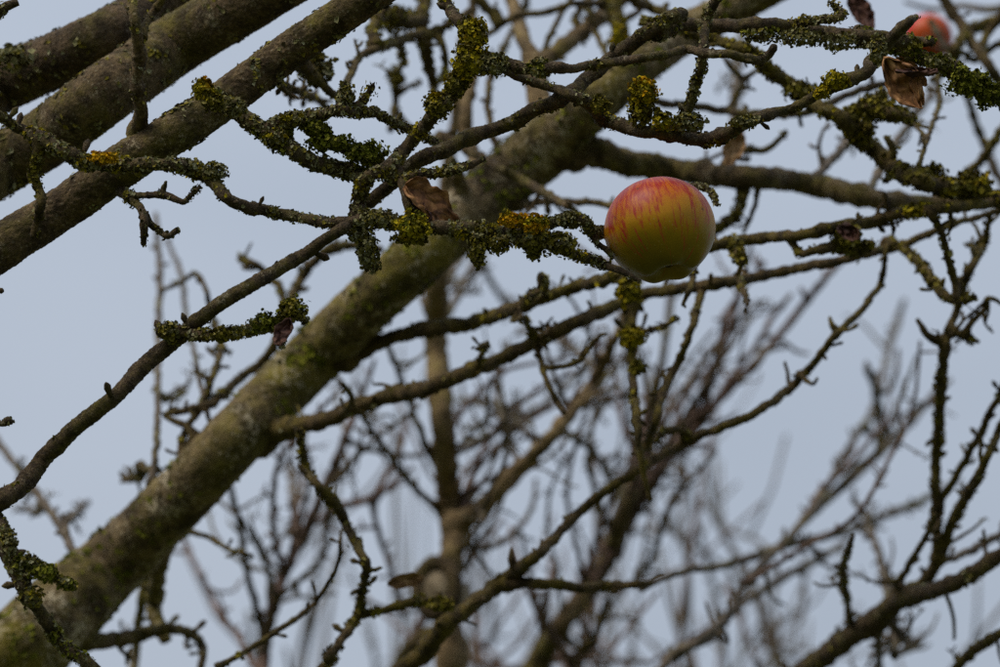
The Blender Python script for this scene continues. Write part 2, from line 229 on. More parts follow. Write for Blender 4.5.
# Branch table. name kind tree material lichen from distance : x,y,width[,distance] ...   (pixels of the photograph, metres)
# the distance of each is read from how sharp it is, and from the branch it springs from
TABLE = """
LA limb A rough 0 - 2.0 : -700,1050,120,2.2 -480,620,95,2.1 -230,250,78,2.05 -60,118,64 0,84,58 50,62,54 100,37,50 150,11,48 210,-20,44 300,-70,38
LB limb A limb 0 - 1.93 : -700,1050,120,2.2 -500,700,90,2.1 -250,350,72 -60,206,64 0,165,62 50,135,60 91,104,60 140,70,61 175,46,60 238,8,58 300,-28,54 420,-100,46
LC limb A limb 0 - 1.8 : -700,1050,110,2.2 -520,800,80,2.05 -300,490,62 -100,318,52 0,248,46 63,208,44 123,165,44 170,136,42 220,103,39 285,54,37 350,10,37 400,-26,36 520,-110,32
LL limb A big 0 - 2.3 : -700,1050,140,2.25 -420,930,115 -150,765,100 -30,690,92 20,652,88 65,608,80 110,566,69 163,514,62 220,455,60 270,402,59 320,350,58 372,301,56 430,248,56 492,192,60 545,146,62 600,97,48 650,57,43 700,25,38 760,-6,34 850,-50,28
S branch A limb 0 LL 2.32 : 555,146,30 595,152,27 627,163,25 675,169,23 720,175,22 755,177,22 790,180,22 825,187,21 860,195,20 896,201,19 931,204,18 1005,198,17 1100,190,15
T branch A mossy .15 LL 2.05 : 345,358,20 364,349,16 395,336,14 430,328,14 465,324,14 493,316,13 521,307,13 549,295,12 578,286,12 606,279,12 660,260,12 713,246,11 755,239,11 797,235,11 832,228,12 874,221,12 903,214,12 931,210,11 966,205,11 1005,202,10 1080,192,9
U branch A mossy .1 LL 2.2 : 258,439,24 281,430,19 325,420,16 360,405,15 395,395,16 430,387,16 465,373,15 500,358,14 535,342,14 571,325,14 606,309,13 641,295,12 685,288,11 720,283,11 755,277,11 790,269,10 825,263,10 860,255,10 889,249,9 910,242,8 938,230,7 980,216,6 1040,200,5
V branch A mossy .06 - 2.2 : -700,1050,60 -350,960,44 60,850,34 300,740,24 409,665,18 444,629,18 472,605,16 500,584,15 518,570,14 535,556,12 556,535,10 585,507,9.5 613,486,9 641,468,9 678,447,9 703,435,8.5 734,423,9 766,407,8.5 790,388,9 811,367,8 832,339,7.5 860,311,7 880,283,6.5 885,255,5 888,240,3.5
V1 branch A mossy .06 V 2.2 : 505,582,13 550,584,10.5 578,587,10 606,586,9 634,584,8 650,582,4
V2 twig A mossy 0 V 2.2 : 520,570,10 512,562,8 511,549,3
Y branch A mossy .4 - 2.1 : 180,800,16 320,672,10 329,657,10 346,633,9 358,614,10 364,585,8 365,563,9 353,538,10 343,517,10 330,498,10 314,480,8 305,468,8 302,440,6 300,430,4
Y1 branch A mossy .5 Y 2.12 : 358,612,9 378,612,8 409,603,9 430,600,8 452,606,6
Y2 twig A mossy .1 Y 2.15 : 217,668,6 253,647,6 281,629,6 316,601,5 337,566,5 340,545,4.5 341,530,3
Z branch A limb .1 LL 2.4 : 60,632,22 84,640,17 116,640,15 147,633,14 168,629,11 189,633,9 200,642,9 202,661,8 196,690,6
Z1 branch A big 0 - 2.42 : 166,640,12 158,622,15 154,601,16 158,574,16 168,547,14 183,526,12 200,505,10
Z2 branch A big 0 - 2.6 : 132,700,11 135,650,10 139,615,9 146,580,9 152,560,8
Z3 twig A mossy .2 Z1 2.35 : 178,532,7 190,532,6 210,538,5.5 228,549,5 243,553,5 253,557,3
D branch A limb .25 LC 1.76 : 140,132,15 139,105,13 138,80,13 138,60,14 135,22,11 130,-8,10 122,-60,9
D1 twig A mossy .1 D 1.78 : 140,38,8 146,25,7 154,13,8 166,-6,8 180,-40,7
E branch A twig .62 LC 1.74 : -230,430,16 -190,270,14 -130,165,12 -60,104,10 -8,112,9 8,122,9 22,131,11 46,140,13 70,155,16 95,164,13 116,164,13 158,164,12 180,166,13 196,170,14 210,178,14 225,196,12 246,207,12 281,214,11 316,221,10 345,222,11 372,218,12 395,223,13 430,227,14 465,230,14 500,232,14 525,234,13 545,240,12 570,253,10 598,263,9 620,271,7 640,281,4
E1 branch A twig 1 E 1.75 : 530,232,9 545,226,9 557,219,10 572,217,10 587,224,9 598,234,10,1.79 625,222,7,1.84 655,196,6,1.85 690,186,6,1.84 708,189,6,1.83 717,205,4,1.82
E2 twig A twig .5 E1 1.76 : 592,230,7 596,242,6 606,250,5 612,258,4
F twig A twig .5 LC 1.77 : 112,182,10 123,193,9 135,203,8 143,212,8 144,226,8 143,243,6
F1 twig A twig .5 F 1.77 : 130,196,7 147,195,6 165,195,8 182,202,6 189,197,5 200,187,4
F2 twig A twig .5 F 1.77 : 143,214,7 151,223,7 160,231,6 168,236,6 178,230,6
F3 twig A twig .6 F1 1.77 : 162,196,6 164,188,5 166,182,3
G twig A mossy .5 E 1.74 : 40,140,10 38,155,9 33,172,11 38,190,9 41,205,10 36,222,8 33,236,6
H branch A twig .06 - 1.72 : -560,860,30,2.08 -380,780,27,1.85 -150,622,24 -20,515,21 0,500,20 22,485,19 44,459,18 70,433,17 112,398,16 147,363,17 182,335,16 210,311,15 253,284,14.5 298,258,13.5 325,240,12 345,227,11
I branch A twig 1 H 1.72 : 178,338,10 160,332,10 170,328,11 182,331,11 210,335,10 239,331,10 267,326,10 285,318,9 300,316,7 306,322,4
I1 twig A twig 1 I 1.72 : 284,320,7 290,310,6 296,303,4
I2 twig A twig .8 I 1.71 : 284,322,8 283,335,7 281,348,4
J branch A twig .5 H 1.69 : -24,520,14 -8,515,14 3,530,14 10,556,15 21,584,15 39,612,13 60,640,12 88,663,11 130,700,10
J1 twig A twig 1 J 1.68 : 18,566,9 32,563,8 46,570,9 60,581,8 74,588,6
K branch A twig .8 LC 1.77 : 208,98,17 224,103,15 246,119,15 274,137,16 298,154,15 326,166,15 350,172,15 362,180,14
K2 branch A twig 1 K 1.77 : 262,133,11 288,121,12 316,116,11 340,110,11 352,112,9 372,112,8,1.79 400,126,7,1.82 420,134,6,1.85 450,150,6,1.9
K4 twig A twig .9 K2 1.77 : 340,110,8 346,100,8 346,88,7 343,82,4
K5 twig A twig .6 K2 1.77 : 358,108,7 364,99,6 371,89,6 373,84,3
K3 branch A mossy .9 K 1.79 : 296,120,9 312,130,10 330,141,11 346,149,12 365,156,12 384,166,9
Mb branch A twig .6 - 1.76 : 356,222,11 358,208,12 361,193,14 368,178,13 385,170,13 406,147,13 427,123,13 441,106,13 455,87,14 468,62,15 472,40,13 460,22,12 448,6,11 436,-14,10 420,-50,9
M2 twig A twig .9 Mb 1.75 : 396,180,9 420,175,9 441,172,9 465,167,8 484,159,5
M3 twig A twig .3 Mb 1.74 : 397,170,8 400,176,9 404,189,10 408,205,9 412,222,9
Nb branch A twig .25 Mb 1.74 : 468,58,14 493,60,13 518,67,11 549,68,12 566,69,9 590,66,9 618,62,9 644,58,9 670,53,8 686,49,9 706,52,9 732,55,9 755,61,9 766,56,9 774,48,8
Ob branch A twig .15 - 1.8 : 352,216,12 366,203,13 395,179,14 420,161,15 458,143,15 493,130,14 528,114,15 564,97,15 585,80,14 613,58,15 644,36,15 668,20,15 681,13,14
Pb branch A twig .3 Ob 1.82 : 655,31,12 683,26,14 722,27,14 755,25,14 790,28,14 825,33,13 860,35,12 896,40,12 918,41,11 931,42,9
P2 branch A twig .9 Pb 1.83 : 862,36,12 885,44,13 910,53,14 931,60,15 955,70,16 973,84,16 1005,100,16 1060,125,15
P3 twig A twig .7 Pb 1.8 : 790,26,7 800,23,8 825,19,8 839,18,8 843,12,6 836,6,5 832,3,3
Qb branch A twig .25 Nb 1.78 : 492,62,9 521,78,8 553,88,9 571,95,11 592,106,14 606,119,13 630,129,13 655,131,13 685,137,14 706,140,14 731,133,13 755,119,12 790,109,9 818,95,11 846,81,12 867,70,13 878,53,14 896,33,12 908,23,10 917,16,6
Rb branch A twig .65 Qb 1.75 : 672,130,9 689,110,10 696,88,9 703,63,9 704,46,9 706,21,9 716,2,9 728,-20,8
DD branch A mossy .55 - 2.05 : 640,20,10 710,38,11 748,50,12 766,67,13 797,88,14 818,105,14 846,123,15 867,144,16 892,165,16 917,179,16 948,189,15 983,196,12 1040,205,10
D2 twig A mossy 1 DD 2.03 : 844,120,9 860,110,10 889,112,11 912,119,9
D3 twig A mossy 1 DD 2.05 : 858,112,7 870,100,8 884,92,6
D4 twig A mossy .5 DD 2.06 : 888,165,8 893,150,8 886,138,6
D5 twig A mossy .5 DD 2.06 : 880,158,7 890,172,7 886,182,4
D6 twig A mossy .8 DD 2.06 : 948,186,9 968,186,10 983,180,8
Q2 branch A twig .1 LL 2.3 : 640,92,8 657,102,7 692,105,8 720,110,8 745,114,8 808,112,8 846,95,8 874,86,8 905,80,6
Q3 twig A mossy .1 Q2 2.35 : 728,112,6 738,92,6 742,80,6 730,66,6 724,58,4
Q4 twig A mossy .1 Q3 2.35 : 741,80,6 752,74,5 762,66,4
OA branch A mossy .2 LB 2.35 : 300,60,9 336,96,8 346,84,8 360,56,8 378,48,9 406,38,9 430,32,8 450,24,8 470,10,7
OB branch A mossy .5 OA 2.35 : 376,48,10 372,30,10 384,14,14 404,22,15 420,20,12 424,4,12 426,-20,10
OC branch A mossy .4 OA 2.35 : 424,33,11 427,60,11 432,80,9 436,100,8
OD twig A mossy .3 OA 2.3 : 436,32,8 444,50,7 446,68,7 440,80,5
OE branch A mossy .3 - 2.5 : 390,130,8 396,104,7 394,86,8 396,74,9
OF twig A mossy .2 OE 2.5 : 396,92,6 408,87,5 421,82,4
OG branch A tan 0 LL 2.6 : 548,128,26,2.4 538,95,24 533,66,22 526,45,14 518,20,13 510,-6,12 500,-60,10
OH branch A tan 0 OG 2.62 : 534,74,16 548,58,16 565,45,16 590,26,15 607,12,14 640,-14,12
OI twig A mossy 0 OG 2.55 : 540,60,6 551,35,6 560,16,6 572,-4,6 580,-30,5
OJ twig A mossy 0 OI 2.55 : 500,24,5 518,16,7 549,11,7 575,4,7 606,6,8 620,22,8 640,10,6
OK twig A mossy .8 OJ 2.4 : 612,-8,12 616,14,12 620,30,13 619,48,10
OL branch A mossy .1 - 2.3 : 600,-30,11 630,-2,11 648,6,10 668,14,9 700,22,8
OM twig A mossy 0 OJ 2.5 : 478,-6,8 484,10,7 496,12,7 502,22,6 494,31,6 478,42,6 470,54,5
ON branch A tan 0 LL 2.6 : 480,180,14,2.4 468,135,13 466,112,13 470,84,12 478,60,10 474,20,9 470,-20,8
OP twig A limb 0 LL 2.15 : 440,136,7 469,151,9 500,168,9 525,182,9 549,196,9 567,205,7 580,214,4
OQ twig A limb 0 LL 2.2 : 512,205,10 530,203,8 563,201,7 606,204,7 640,214,6
OR twig A big 0 LL 2.25 : 464,200,15 460,185,13 457,172,12 453,160,8
BB branch A mossy .2 LL 2.45 : 200,440,9 186,426,7 165,416,6 189,409,8 214,402,9 239,378,9 260,362,9 277,335,9 291,300,10 302,278,10 312,262,9 330,249,10 350,245,9 380,250,8
B1 twig A mossy .3 BB 2.45 : 285,312,6 281,290,7 268,276,8 258,266,7 246,262,8 240,256,5
B2 branch A mossy .2 BB 2.5 : 180,452,7 186,430,7 203,405,8 212,377,7 221,346,7 214,320,6 209,304,6 206,290,5 196,274,5 182,281,4.5 160,292,4
B3 branch A far 0 LL 2.9 : 150,500,7 156,447,7 158,391,6.5 158,339,6.5 160,286,7 158,244,6 156,214,5
B4 branch A far 0 LL 3.0 : 215,440,5 202,391,5 194,350,5 186,318,5 182,279,6 174,256,5 166,240,4
B5 twig A mossy .2 B3 2.6 : 156,470,6 146,470,6 140,466,9 138,476,6 126,479,8 121,473,5
B6 twig A far .2 B3 2.9 : 158,396,5 170,398,5 184,392,4 190,380,3
EE branch A limb 0 - 2.5 : 900,-70,12 945,0,11 966,32,11 987,63,11 1010,98,11 1060,170,11
EF branch A far 0 - 2.8 : 930,20,7 952,60,8 966,95,8 980,133,8 997,175,9 1030,240,10
EG twig A mossy .1 DD 2.3 : 917,172,5 927,140,5 939,105,5 938,80,4 930,60,4
EH twig A mossy .2 EG 2.3 : 928,138,4 912,122,4 905,108,3
EI branch A mossy .3 - 2.5 : 1020,10,12 990,22,11 970,30,10 955,48,10 950,66,9 930,80,6
EJ branch A mossy .2 - 2.5 : 1020,40,9 995,46,8 975,60,7 962,52,6
TA twig A mossy .6 T 2.03 : 545,296,7 545,284,6 541,276,5
TB twig A mossy .4 T 2.03 : 526,306,8 530,296,8 538,292,6
TC twig A mossy .4 U 2.1 : 536,340,7 528,326,6 522,318,6 514,322,3
TD twig A mossy .3 U 2.1 : 478,368,7 481,356,6 486,345,5 476,349,3
TE twig A mossy 0 U 2.12 : 535,342,6 541,360,6 548,385,6 558,404,6 564,412,5
TF twig A mossy .2 TE 2.12 : 542,368,5 565,366,5 580,360,5 590,346,5 600,336,4 606,334,3
TG twig A mossy .3 U 2.1 : 738,280,6 744,292,5 748,304,4
TH twig A mossy .7 T 2.02 : 735,243,10 738,252,11 742,262,7
TI branch A mossy .5 T 2.03 : 790,238,6 800,252,7 815,250,9 835,246,12 858,250,12 872,244,8
TJ branch A mossy .7 U 2.05 : 885,240,7 910,254,7 927,272,9 941,293,10 957,300,10 975,296,5
TK branch A mossy .4 T 2.05 : 932,214,7 940,230,7 946,250,7 952,275,8 957,298,8
TL twig A mossy .3 T 2.02 : 700,250,6 694,272,7 690,290,6 683,305,4
TM branch A mossy .12 U 2.1 : 632,300,12 632,320,11 631,338,12 632,356,10 634,390,8 637,420,8 640,455,7 650,500,5
TN twig A mossy .3 TM 2.1 : 636,332,7 650,330,6 664,326,5 676,320,4
TO branch A mossy .1 U 2.15 : 702,286,7 697,310,8 689,335,8 678,363,8 664,391,8 656,420,8 648,440,8 640,452,7
TP twig A mossy .5 V 2.18 : 690,440,8 680,430,8 665,432,8 655,440,5
TQ twig A mossy 0 V 2.18 : 800,375,6 812,384,4 817,378,3
TR twig A mossy 0 V 2.18 : 838,332,6 832,325,5 830,318,3
UA twig A mossy 0 U 2.1 : 340,416,7 352,400,6 343,384,5
WW trunk W tan 0 - 2.85 : 452,760,28 452,690,27 451,650,27 448,629,26 446,600,26 451,560,24 453,535,22 449,500,24 445,450,24 441,412,23 437,356,22 436,320,21 436,286,20 440,250,18 445,200,15 455,120,11 462,40,8
W1 branch W tan 0 WW 2.8 : 452,532,18 462,521,17 479,509,16 500,489,16 521,467,15 549,440,14 571,412,13 592,384,12 606,356,11 616,336,10 626,312,8 640,280,6 655,250,4
W2 branch W mossy 0 WW 2.7 : 448,512,8 437,506,7 416,489,7 399,468,7 378,440,6 360,412,6 343,384,5 330,368,3
W3 branch W mossy 0 WW 2.75 : 444,470,7 430,454,7 420,430,7 413,412,6 402,380,6 391,354,6 384,336,4
W4 twig W far 0 W1 2.8 : 571,412,6 562,395,6 552,370,5 545,345,4
W5 branch W far 0 W1 2.8 : 590,388,6 602,400,5 616,398,5 630,392,4
W6 branch W mossy 0 WW 2.9 : 444,640,20 425,640,18 408,655,18 395,680,18 380,720,20
W7 twig W far 0 W1 2.75 : 478,508,8 484,516,6 482,522,4
FF trunk F limb 0 - 3.2 : 520,760,30 528,700,26 542,657,22 563,622,20 585,594,20 606,563,18 616,535,16 627,503,14 634,475,12 640,440,12 652,400,9 664,350,7 672,300,5
F4 branch F plum 0 FF 3.2 : 610,552,15 625,525,15 641,500,15 658,472,14 674,450,13 692,428,11 720,398,9 755,363,9 783,332,8 804,304,8 825,279,7 850,250,5
F5 branch F plum 0 F4 3.2 : 672,452,9 690,415,8 705,385,8 722,345,7 735,310,7 744,275,6 752,240,4
F6 branch F plum 0 F4 3.3 : 680,446,8 705,420,7 730,380,7 760,340,6 772,318,6 790,295,5
F7 branch F far 0 FF 3.3 : 622,512,9 640,480,8 655,440,8 676,400,7 700,366,7 720,340,6 740,318,5 765,300,4
F8 branch F far 0 FF 3.0 : 588,650,7 606,608,6 640,575,6 652,560,6 664,520,6 680,490,6 700,470,5 716,450,4
F9 branch F plum 0 FF 3.0 : 580,700,8 567,657,8 550,633,8 544,608,7 548,590,5 556,570,4
FA branch F mossy 0 FF 3.0 : 570,690,7 575,655,6 592,640,6 600,622,6 606,600,5 612,584,4
FB branch F plum 0 F4 3.2 : 700,418,8 712,380,7 720,350,6 724,320,6 735,300,5 760,268,5 765,262,3
CC limb F twig .1 - 2.2 : 520,760,30,3.2 600,775,28,2.8 700,745,26,2.4 770,700,22 811,666,20 846,640,20 875,619,20 903,598,19 931,591,16 966,577,15 1005,552,14 1060,520,12
C2 branch F mossy .1 CC 2.2 : 905,598,15 922,585,14 938,559,13 952,524,11 973,486,10 987,458,9 998,432,8 1012,400,7
C3 branch F mossy .25 C2 2.2 : 938,558,11 937,528,10 936,486,10 937,440,10 941,391,11 945,349,9 952,321,8 959,300,8 966,276,8 976,258,9 983,245,8 988,227,6 992,210,4
C4 branch F mossy .1 C3 2.25 : 937,515,9 941,500,9 952,482,8 962,465,8 978,436,8 1002,388,7 1020,350,6
C5 branch F mossy 0 CC 2.2 : 888,606,8 896,590,8 910,563,7 927,535,6 934,515,5
C6 branch F far 0 C2 2.5 : 935,565,7 952,559,7 973,549,8 1005,532,7
C7 branch F twig .3 CC 2.2 : 850,632,9 849,615,6 845,590,7 843,566,6 848,550,6 853,536,5
C8 branch F mossy .1 CC 2.25 : 930,700,12 959,664,10 970,652,11 980,647,10 1005,630,10
C9 twig F mossy .2 C3 2.2 : 945,341,9 936,340,9 927,334,8 918,321,5
CA twig F mossy .3 C3 2.2 : 949,330,8 960,334,8 970,339,8 978,342,5
CB twig F mossy .2 CA 2.2 : 966,336,7 970,325,7 976,318,6 985,309,6 986,301,6 993,299,5 1000,304,4
CD branch F far 0 CC 3.4 : 640,690,9 671,657,9 690,645,10 713,636,9 734,608,8 762,591,8 797,570,8 825,556,7 850,538,5
CE branch F far 0 CC 3.6 : 671,657,7 700,640,7 730,612,6 742,585,6 770,556,8 783,545,8 804,521,8 832,496,8 867,465,8 896,438,8 931,398,7 950,380,5
CF branch F far 0 CE 3.6 : 640,588,6 678,573,7 720,566,7 755,556,8 783,546,9 818,538,8 857,528,8 889,514,8 924,500,7 960,480,5
CG branch F far 0 CE 4.2 : 783,546,7 800,526,6 815,507,7 846,454,7 860,430,6 875,405,6 884,370,6 896,325,6 904,300,5
CH twig F far 0 CG 3.3 : 884,440,6 878,405,8 874,385,7 868,370,8 866,362,4
CI twig F far 0 CH 3.4 : 876,392,6 890,390,5 896,372,5 898,350,4
CJ branch F far 0 CC 3.2 : 905,640,5 892,625,5 880,560,6 868,525,6 858,505,7 852,498,5
CK branch F far 0 CC 3.2 : 895,655,6 893,600,6 884,570,5 874,540,5 866,520,4
CL branch F far 0 CC 3.0 : 880,625,7 878,650,7 882,690,7
CM branch F far 0 CC 3.2 : 895,610,7 893,640,7 898,652,7 917,645,6 922,640,5
NA branch A mossy .1 LL 2.6 : 645,62,8 622,70,7 600,42,6 590,12,6 585,-20,5
NB branch A mossy .1 LL 2.7 : 505,172,8 488,112,7 492,72,7 508,40,6 522,14,6 530,-10,5
NC twig A mossy .2 ON 2.5 : 468,118,7 440,138,7 412,128,6 396,110,5
ND branch A mossy .3 S 2.35 : 722,176,8 728,160,8 742,150,8 765,150,7 786,134,5
NE branch A mossy .8 S 2.3 : 746,180,8 738,212,9 722,225,9 704,240,6
NF twig A mossy .2 S 2.35 : 756,178,5 758,192,5 752,215,5 744,232,4
NG branch A mossy .3 - 2.4 : 1020,100,9 996,140,8 972,168,8 955,186,6
NH twig A far 0 S 3.2 : 868,196,7 884,160,7 906,128,7 930,96,6 944,60,5
NI branch A far 0 S 3.6 : 730,176,8 732,160,8 735,110,8 738,60,7 744,10,6
NJ branch A far 0 S 3.3 : 808,184,8 820,172,8 843,148,8 870,116,8 905,72,7 925,40,5
NK branch A mossy .3 EE 2.5 : 978,50,8 990,30,9 1004,14,9
NL twig A mossy .2 OH 2.6 : 580,32,6 575,18,6 588,2,6 596,-14,5
NM twig A mossy .3 OA 2.4 : 396,42,6 404,58,6 398,70,5 388,74,4
NO branch A mossy .2 LC 2.3 : 262,70,8 280,84,8 300,92,8 318,100,7 330,112,6
NP branch W far 0 W1 3.4 : 600,372,6 575,350,6 545,335,6 520,330,5
NQ branch W far 0 W1 3.2 : 520,468,6 510,440,6 498,400,6 500,370,5 508,340,4
NR branch W far 0 W1 3.4 : 556,432,6 580,440,6 600,462,6 612,490,5
NS branch W far 0 WW 3.3 : 450,540,6 480,548,6 505,540,6 530,512,5 536,480,4
GT trunk G plum 0 - 3.0 : 258,760,15 262,690,13 265,655,12 267,633,12 275,600,11 284,576,11 302,538,10 326,486,9 347,433,8 360,400,6 375,360,4
G2 branch G far 0 GT 2.9 : 264,650,8 260,622,8 246,566,7 239,521,7 228,479,6 222,440,5
G3 branch G plum 0 GT 3.2 : 300,540,7 318,520,7 345,505,7 372,499,7 395,482,6 412,468,4
G4 branch G plum 0 G3 3.2 : 372,499,6 378,530,6 384,550,6 392,572,6 398,598,5 404,620,4
G5 branch G plum 0 GT 3.4 : 262,680,7 240,640,7 219,613,7 200,574,6 187,548,6 180,520,5
G6 branch G far 0 GT 3.6 : 300,540,8 294,510,8 292,476,7 286,462,6
G7 branch A far 0 LL 3.0 : 100,590,10 74,552,9 63,531,8 42,500,8 18,468,7 -2,442,7 -30,410,5
G8 twig A far 0 G7 3.1 : 62,530,6 74,515,6 88,502,5
G9 twig A far 0 G7 3.2 : 46,506,5 36,512,6 27,508,5
GA branch G plum 0 G3 3.3 : 372,499,5 385,478,5 398,455,5 404,430,4 412,405,3
GB branch G far 0 GT 3.2 : 345,440,6 380,452,5 420,455,5 436,440,4
GC branch W far 0 W1 3.6 : 540,450,6 520,425,6 495,405,6 470,400,6 455,402,5
GD branch W far 0 WW 3.7 : 446,460,6 480,440,7 520,420,7 550,400,6 585,372,5
GE branch W far 0 WW 3.8 : 440,330,6 455,300,7 470,270,7 485,235,6
GF branch W far 0 WW 3.8 : 438,300,6 470,250,6 490,280,6 510,310,6
"""
DATA = {}
def parse():
    for ln in TABLE.strip().splitlines():
        head, body = ln.split(' : '); nm, kind, tr, mat, li, frm, d = head.split()
        pts = []
        for s in body.split():
            q = [float(v) for v in s.split(',')]; pts.append([q[0], q[1], q[2], q[3] if len(q) > 3 else None])
        yield nm, kind, tr, mat, float(li), frm, float(d), pts
    rl = random.Random(5)                                # the open lattice of long arching shoots behind
    for tr, stem, n, ys, ex, ey in (('F', 'FF', 15, (470, 640), (590, 770), (270, 460)), ('W', 'WW', 9, (360, 630), (465, 600), (260, 520)), ('W', 'W1', 6, (0, 9999), (520, 640), (280, 420)), ('G', 'GT', 7, (430, 620), (300, 430), (380, 560)), ('F', 'CE', 4, (0, 9999), (800, 960), (330, 470)), ('G', 'GT', 3, (560, 640), (180, 260), (470, 560))):
        st = [q for q in DATA[stem]['px'] if ys[0] <= q[1] <= ys[1] and q[1] < 660]
        for i in range(n):
            a = rl.choice(st); x1, y1 = rl.uniform(*ex), rl.uniform(*ey)
            if y1 > a[1] - 20: y1 = a[1] - rl.uniform(20, 70)
            dx, dy = x1 - a[0], y1 - a[1]; l = math.hypot(dx, dy); bow = rl.uniform(-.2, .2) * l; w = rl.uniform(4.5, 7); pts = []
            for k in range(6):
                u = k / 5; o = bow * math.sin(math.pi * u) + (rl.uniform(-.025, .025) * l if 0 < k < 5 else 0)
                pts.append([a[0] + dx * u - dy / l * o, a[1] + dy * u + dx / l * o, w * (1 - .45 * u), None])
            yield 'lat%s%s%d' % (stem, ex[0], i), 'branch', tr, rl.choice(('far', 'plum', 'mossy')), 0., stem, a[3] + rl.uniform(-.35, .35), pts
def near(frm, x, y):
    """distance of branch FRM beside pixel x, y"""
    best = None; q = DATA[frm]['px']
    for a, b_ in zip(q, q[1:]):
        dx, dy = b_[0] - a[0], b_[1] - a[1]; u = max(0, min(1, ((x - a[0]) * dx + (y - a[1]) * dy) / (dx * dx + dy * dy + 1e-9)))
        e = (a[0] + dx * u - x) ** 2 + (a[1] + dy * u - y) ** 2
        if best is None or e < best[0]: best = (e, a[3] + (b_[3] - a[3]) * u)
    return best[1]

def near_xy(frm, x, y):
    best = None; q = DATA[frm]['px']
    for a, b_ in zip(q, q[1:]):
        dx, dy = b_[0] - a[0], b_[1] - a[1]; u = max(0, min(1, ((x - a[0]) * dx + (y - a[1]) * dy) / (dx * dx + dy * dy + 1e-9)))
        e = (a[0] + dx * u - x) ** 2 + (a[1] + dy * u - y) ** 2
        if best is None or e < best[0]: best = (e, a[0] + dx * u, a[1] + dy * u, a[3] + (b_[3] - a[3]) * u)
    return best[1:]
def lichen_on(path, dens, pal, geo, org, rg, sz=.0013, hang=.35):
    """lobes clumped along a branch; dens 1 = thickly crusted"""
    for (p, r), (p2, r2) in zip(path, path[1:]):
        seg = (p2 - p).length; tg = (p2 - p).normalized() if seg > 1e-7 else Vector((0, 0, 1))
        k = noise.noise(p * 38 + Vector((3.3, 1, 7))) + .55 * noise.noise(p * 120)
        cov = max(0, min(1, .5 + 1.1 * k + (dens - .5) * 1.5))
        n = seg * 2 * math.pi * r / (sz * sz) * .8 * cov; n = int(n) + (rg.random() < n % 1)
        for _ in range(n):
            u = rdir(rg); u = (u - tg * u.dot(tg)); u.normalize()
            c2 = noise.noise((p + u * r) * 90 + Vector((9, 2, 5)))
            if c2 < .25 - .75 * dens: continue
            h = rg.random() * (.0007 + .0065 * max(0, c2) * dens * (.4 + max(0, k)) * (1 if hang else 0))
            q = p + tg * seg * rg.random() + u * (r * (.94 if hang else .985) + h)
            geo.lobe(q - org, (u + rdir(rg) * (.75 if hang else .3)).normalized(), sz * rg.uniform(.6, 1.35), pick(PAL[pal[0]] if c2 < .33 or len(pal) < 2 else PAL[pal[1]], rg), rg)

